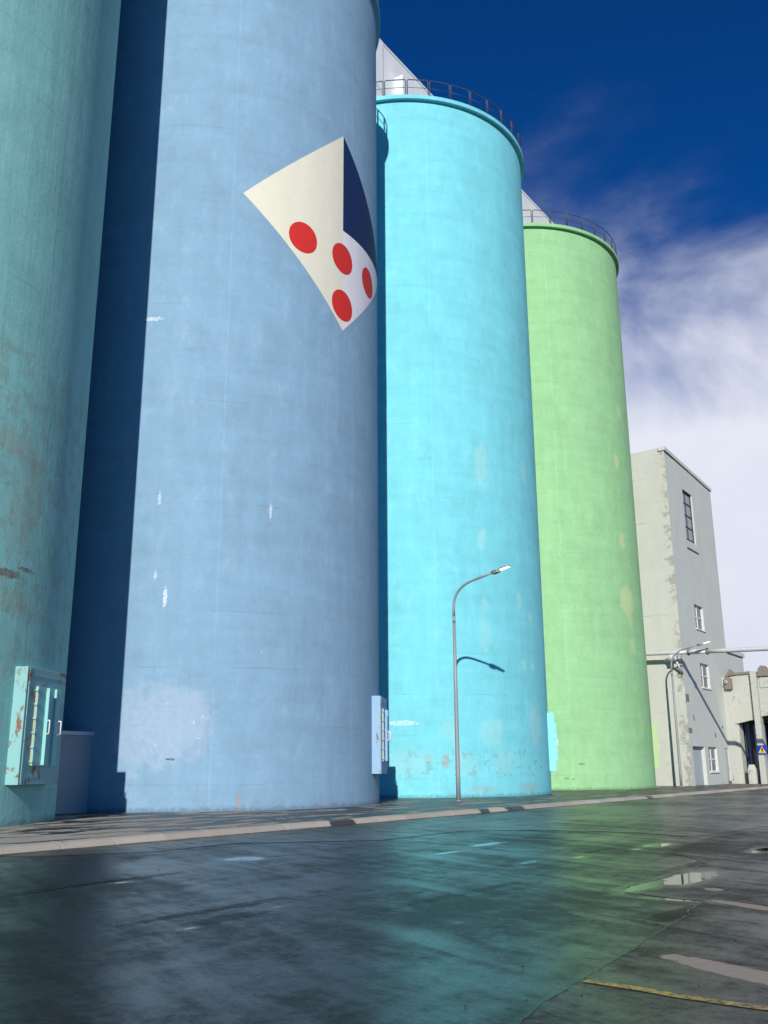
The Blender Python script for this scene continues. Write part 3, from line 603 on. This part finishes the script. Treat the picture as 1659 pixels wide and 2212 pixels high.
prism(bm, [(9.72, 7.52), (9.80, 8.05), (10.02, 8.28), (10.28, 8.24), (10.45, 7.93), (11.7, 7.86), (11.7, 7.52)], lambda p, q, d: (p, d, q), by-.10, by+.58); obj('roof_edge', bm, M['roof'], pb)
bm = B(); prism(bm, [(7.42, 6.72), (7.92, 6.70), (7.92, 7.45), (7.66, 7.62), (7.42, 7.52)], lambda p, q, d: (p, d, q), by-.22, by+.04); rp = obj('rusted_plate', bm, M['roof'], pb)
bm = B(); tube(bm, [(7.58, by-.42, 7.22), (7.58, by-.2, 7.22)], .10, 14); tube(bm, [(7.58, by-.425, 7.22), (7.58, by-.40, 7.22)], .065, 12, True, 1); obj('drain_pipe', bm, [M['whitepaint'], M['dark']], rp)
bm = B(); prism(bm, [(7.45, 7.60), (7.62, 7.86), (7.76, 8.14), (7.95, 8.1), (7.98, 7.9), (7.75, 7.68)], lambda p, q, d: (p, d, q), by-.1, by+.2); obj('broken_edge', bm, M['roof'], rp)

bo = bpy.data.objects
bm = B(); w, h = .23, 1.08
prism(bm, [(8.45, by-.23), (8.72, by-.23), (8.95, by-.02), (8.95, by+.25), (8.45, by+.25)], lambda p, q, d: (p, q, d), .1, h)
top = [f for f in bm.faces if all(abs(v.co.z-h) < 1e-4 for v in f.verts)]
r_ = bmesh.ops.extrude_face_region(bm, geom=top); nv = [v for v in r_['geom'] if isinstance(v, bmesh.types.BMVert)]
for v in nv: v.co.z = 1.42; v.co.x = 8.66+(v.co.x-8.66)*.62; v.co.y = by+(v.co.y-by)*.6
bmesh.ops.delete(bm, geom=top, context='FACES_ONLY')
tag(obj('guard_post', bm, M['portal']), 'squat concrete guard post with a sloping top in the bay opening', 'guard post')

sg = thing('crossing_sign', 'blue square sign with a yellow triangle and walking figure', 'road sign', (9.59, by-.33, 2.415))
def xz(p, q, d): return (p, d, q)
bm = B(); prism(bm, blob([(-.31, -.31), (.31, -.31), (.31, .31), (-.31, .31)], 1, 0), xz, -.02, 0); obj('sign_plate', bm, M['signblue'], sg)
bm = B(); prism(bm, [(-.26, -.22), (.26, -.22), (0, .25)], xz, -.026, -.0205); obj('sign_triangle', bm, M['signyel'], sg)
bm = B()
for pts in ([(-.03, .10), (.03, .10), (.035, .15), (0, .18), (-.035, .15)], [(-.035, -.03), (.045, -.03), (.035, .095), (-.04, .095)], [(.0, -.035), (.045, -.035), (.10, -.185), (.05, -.185)], [(-.035, -.035), (-.003, -.035), (-.05, -.185), (-.10, -.185)], [(.046, .02), (.10, -.06), (.115, -.045), (.04, .09)], [(-.041, .02), (-.09, -.03), (-.10, -.015), (-.042, .08)], [(-.21, -.205), (-.13, -.205), (-.13, -.19), (-.21, -.19)], [(.13, -.205), (.21, -.205), (.21, -.19), (.13, -.19)]):
    prism(bm, pts, xz, -.031, -.0262)
obj('walking_figure', bm, M['black'], sg)
bm = B(); box(bm, -.2, .02, .002, .05, -.05, .05); obj('bracket', bm, M['galv'], sg)

# ------------------------------------------------------------------ overhead pipe
px, pz = 50.4, 8.53
pp = thing('overhead_pipe', 'pale grey pipe crossing above the street past the tower corner', 'pipe', (0, px, 0))
def zp(x): return 8.58-(x-5)*.028
def seg(x0, x1, r): n = max(1, int(x1-x0)); bm = B(); tube(bm, [(x0+(x1-x0)*k/n, 0, zp(x0+(x1-x0)*k/n)) for k in range(n+1)], r, 20); return bm
obj('pipe_run', seg(-6, 7.9, .135), M['pipe'], pp); obj('pipe_run', seg(9.1, 46, .14), M['pipe'], pp)
obj('pipe_sleeve', seg(7.9, 9.1, .155), M['whitepaint'], pp)
for x in (7.9, 9.1): obj('flange', seg(x-.05, x+.05, .22), M['patch'], pp)
bm = B(); box(bm, 6.70, 7.02, -.16, .14, zp(7)-.36, zp(7)-.14); obj('saddle', bm, M['whitepaint'], pp)
bm = B(); tube(bm, [(6.95, -.05, 8.22), (7.12, .82, 7.2)], .07, 8); tube(bm, [(6.72, -.05, 8.3), (5.95, .82, 8.1)], .06, 8); box(bm, 6.0, 7.15, .73, .84, 8.02, 8.16)
obj('brace', bm, M['whitepaint'], pp)
bm = B()
for x in (6.98, 7.24): tube(bm, [(x, .55, 7.15), (x, .55, 8.45)], .018, 6)
tube(bm, [(6.98, .55, 7.17), (7.24, .55, 7.17)], .018, 6); obj('hanger_rod', bm, M['rail'], pp)
# far support of the pipe, across the street
bm = B(); tube(bm, [(45.5, 0, 0), (45.5, 0, zp(45.5)-.14)], .14, 12); obj('support_post', bm, M['pipe'], pp)

# ------------------------------------------------------------------ street lamps
def lamp(loc, label):
    root = thing('street_lamp', label, 'street lamp', loc, 'street lamps along the pavement')
    bm = B(); tube(bm, [(0, 0, -.1), (0, 0, 1), (0, 0, 4), (0, 0, 6.85)], [.088, .084, .072, .060], 16); obj('pole', bm, M['galv'], root)
    bm = B(); tube(bm, [(0, 0, 6.852), (0, 0, 7.12)], .064, 16); tube(bm, [(0, 0, 6.93), (0, 0, 6.97)], .068, 16); obj('collar', bm, M['galv'], root)
    c = [(0, 7.122), (0, 7.45), (.015, 7.66), (.07, 7.87), (.17, 8.06), (.31, 8.21), (.48, 8.33), (.67, 8.42), (.9, 8.49), (1.31, 8.585), (1.80, 8.695)]
    bm = B(); tube(bm, [(x, 0, z) for x, z in c], [.056, .055, .054, .053, .052, .051, .05, .049, .048, .046, .043], 14); obj('arm', bm, M['galv'], root)
    # flat luminaire: a broad neck and a thin tongue, tilted with the arm
    bm = B(); sl = math.atan2(.11, .5)
    def H(u, v, w): return (1.78+u*math.cos(sl)-w*math.sin(sl), v, 8.69+u*math.sin(sl)+w*math.cos(sl))
    prism(bm, [(0, -.05), (.06, -.12), (.12, -.155), (.28, -.155), (.36, -.12), (.78, -.11), (.84, -.07), (.84, .07), (.78, .11), (.36, .12), (.28, .155), (.12, .155), (.06, .12), (0, .05)], H, -.005, .045)
    prism(bm, [(.03, -.07), (.10, -.12), (.28, -.12), (.36, -.07), (.36, .07), (.28, .12), (.10, .12), (.03, .07)], H, -.075, -.0052)
    bmesh.ops.bevel(bm, geom=list(bm.edges), offset=.006, segments=1, affect='EDGES')
    hd = obj('lamp_head', bm, M['galv'], root)
    bm = B(); prism(bm, [(.40, -.095), (.80, -.085), (.80, .085), (.40, .095)], H, -.02, -.0055); obj('lens', bm, M['led'], hd)
    bm = B(); tube(bm, [(0, 0, .0), (0, 0, .03)], .15, 16); obj('base_flange', bm, M['galv'], root)
    return root
l1 = lamp((7.53, 21.2, .12), 'nearer grey curved street lamp in front of the cyan silo')
l2 = lamp((6.95, 49.6, .12), 'farther grey curved street lamp in front of the concrete tower')
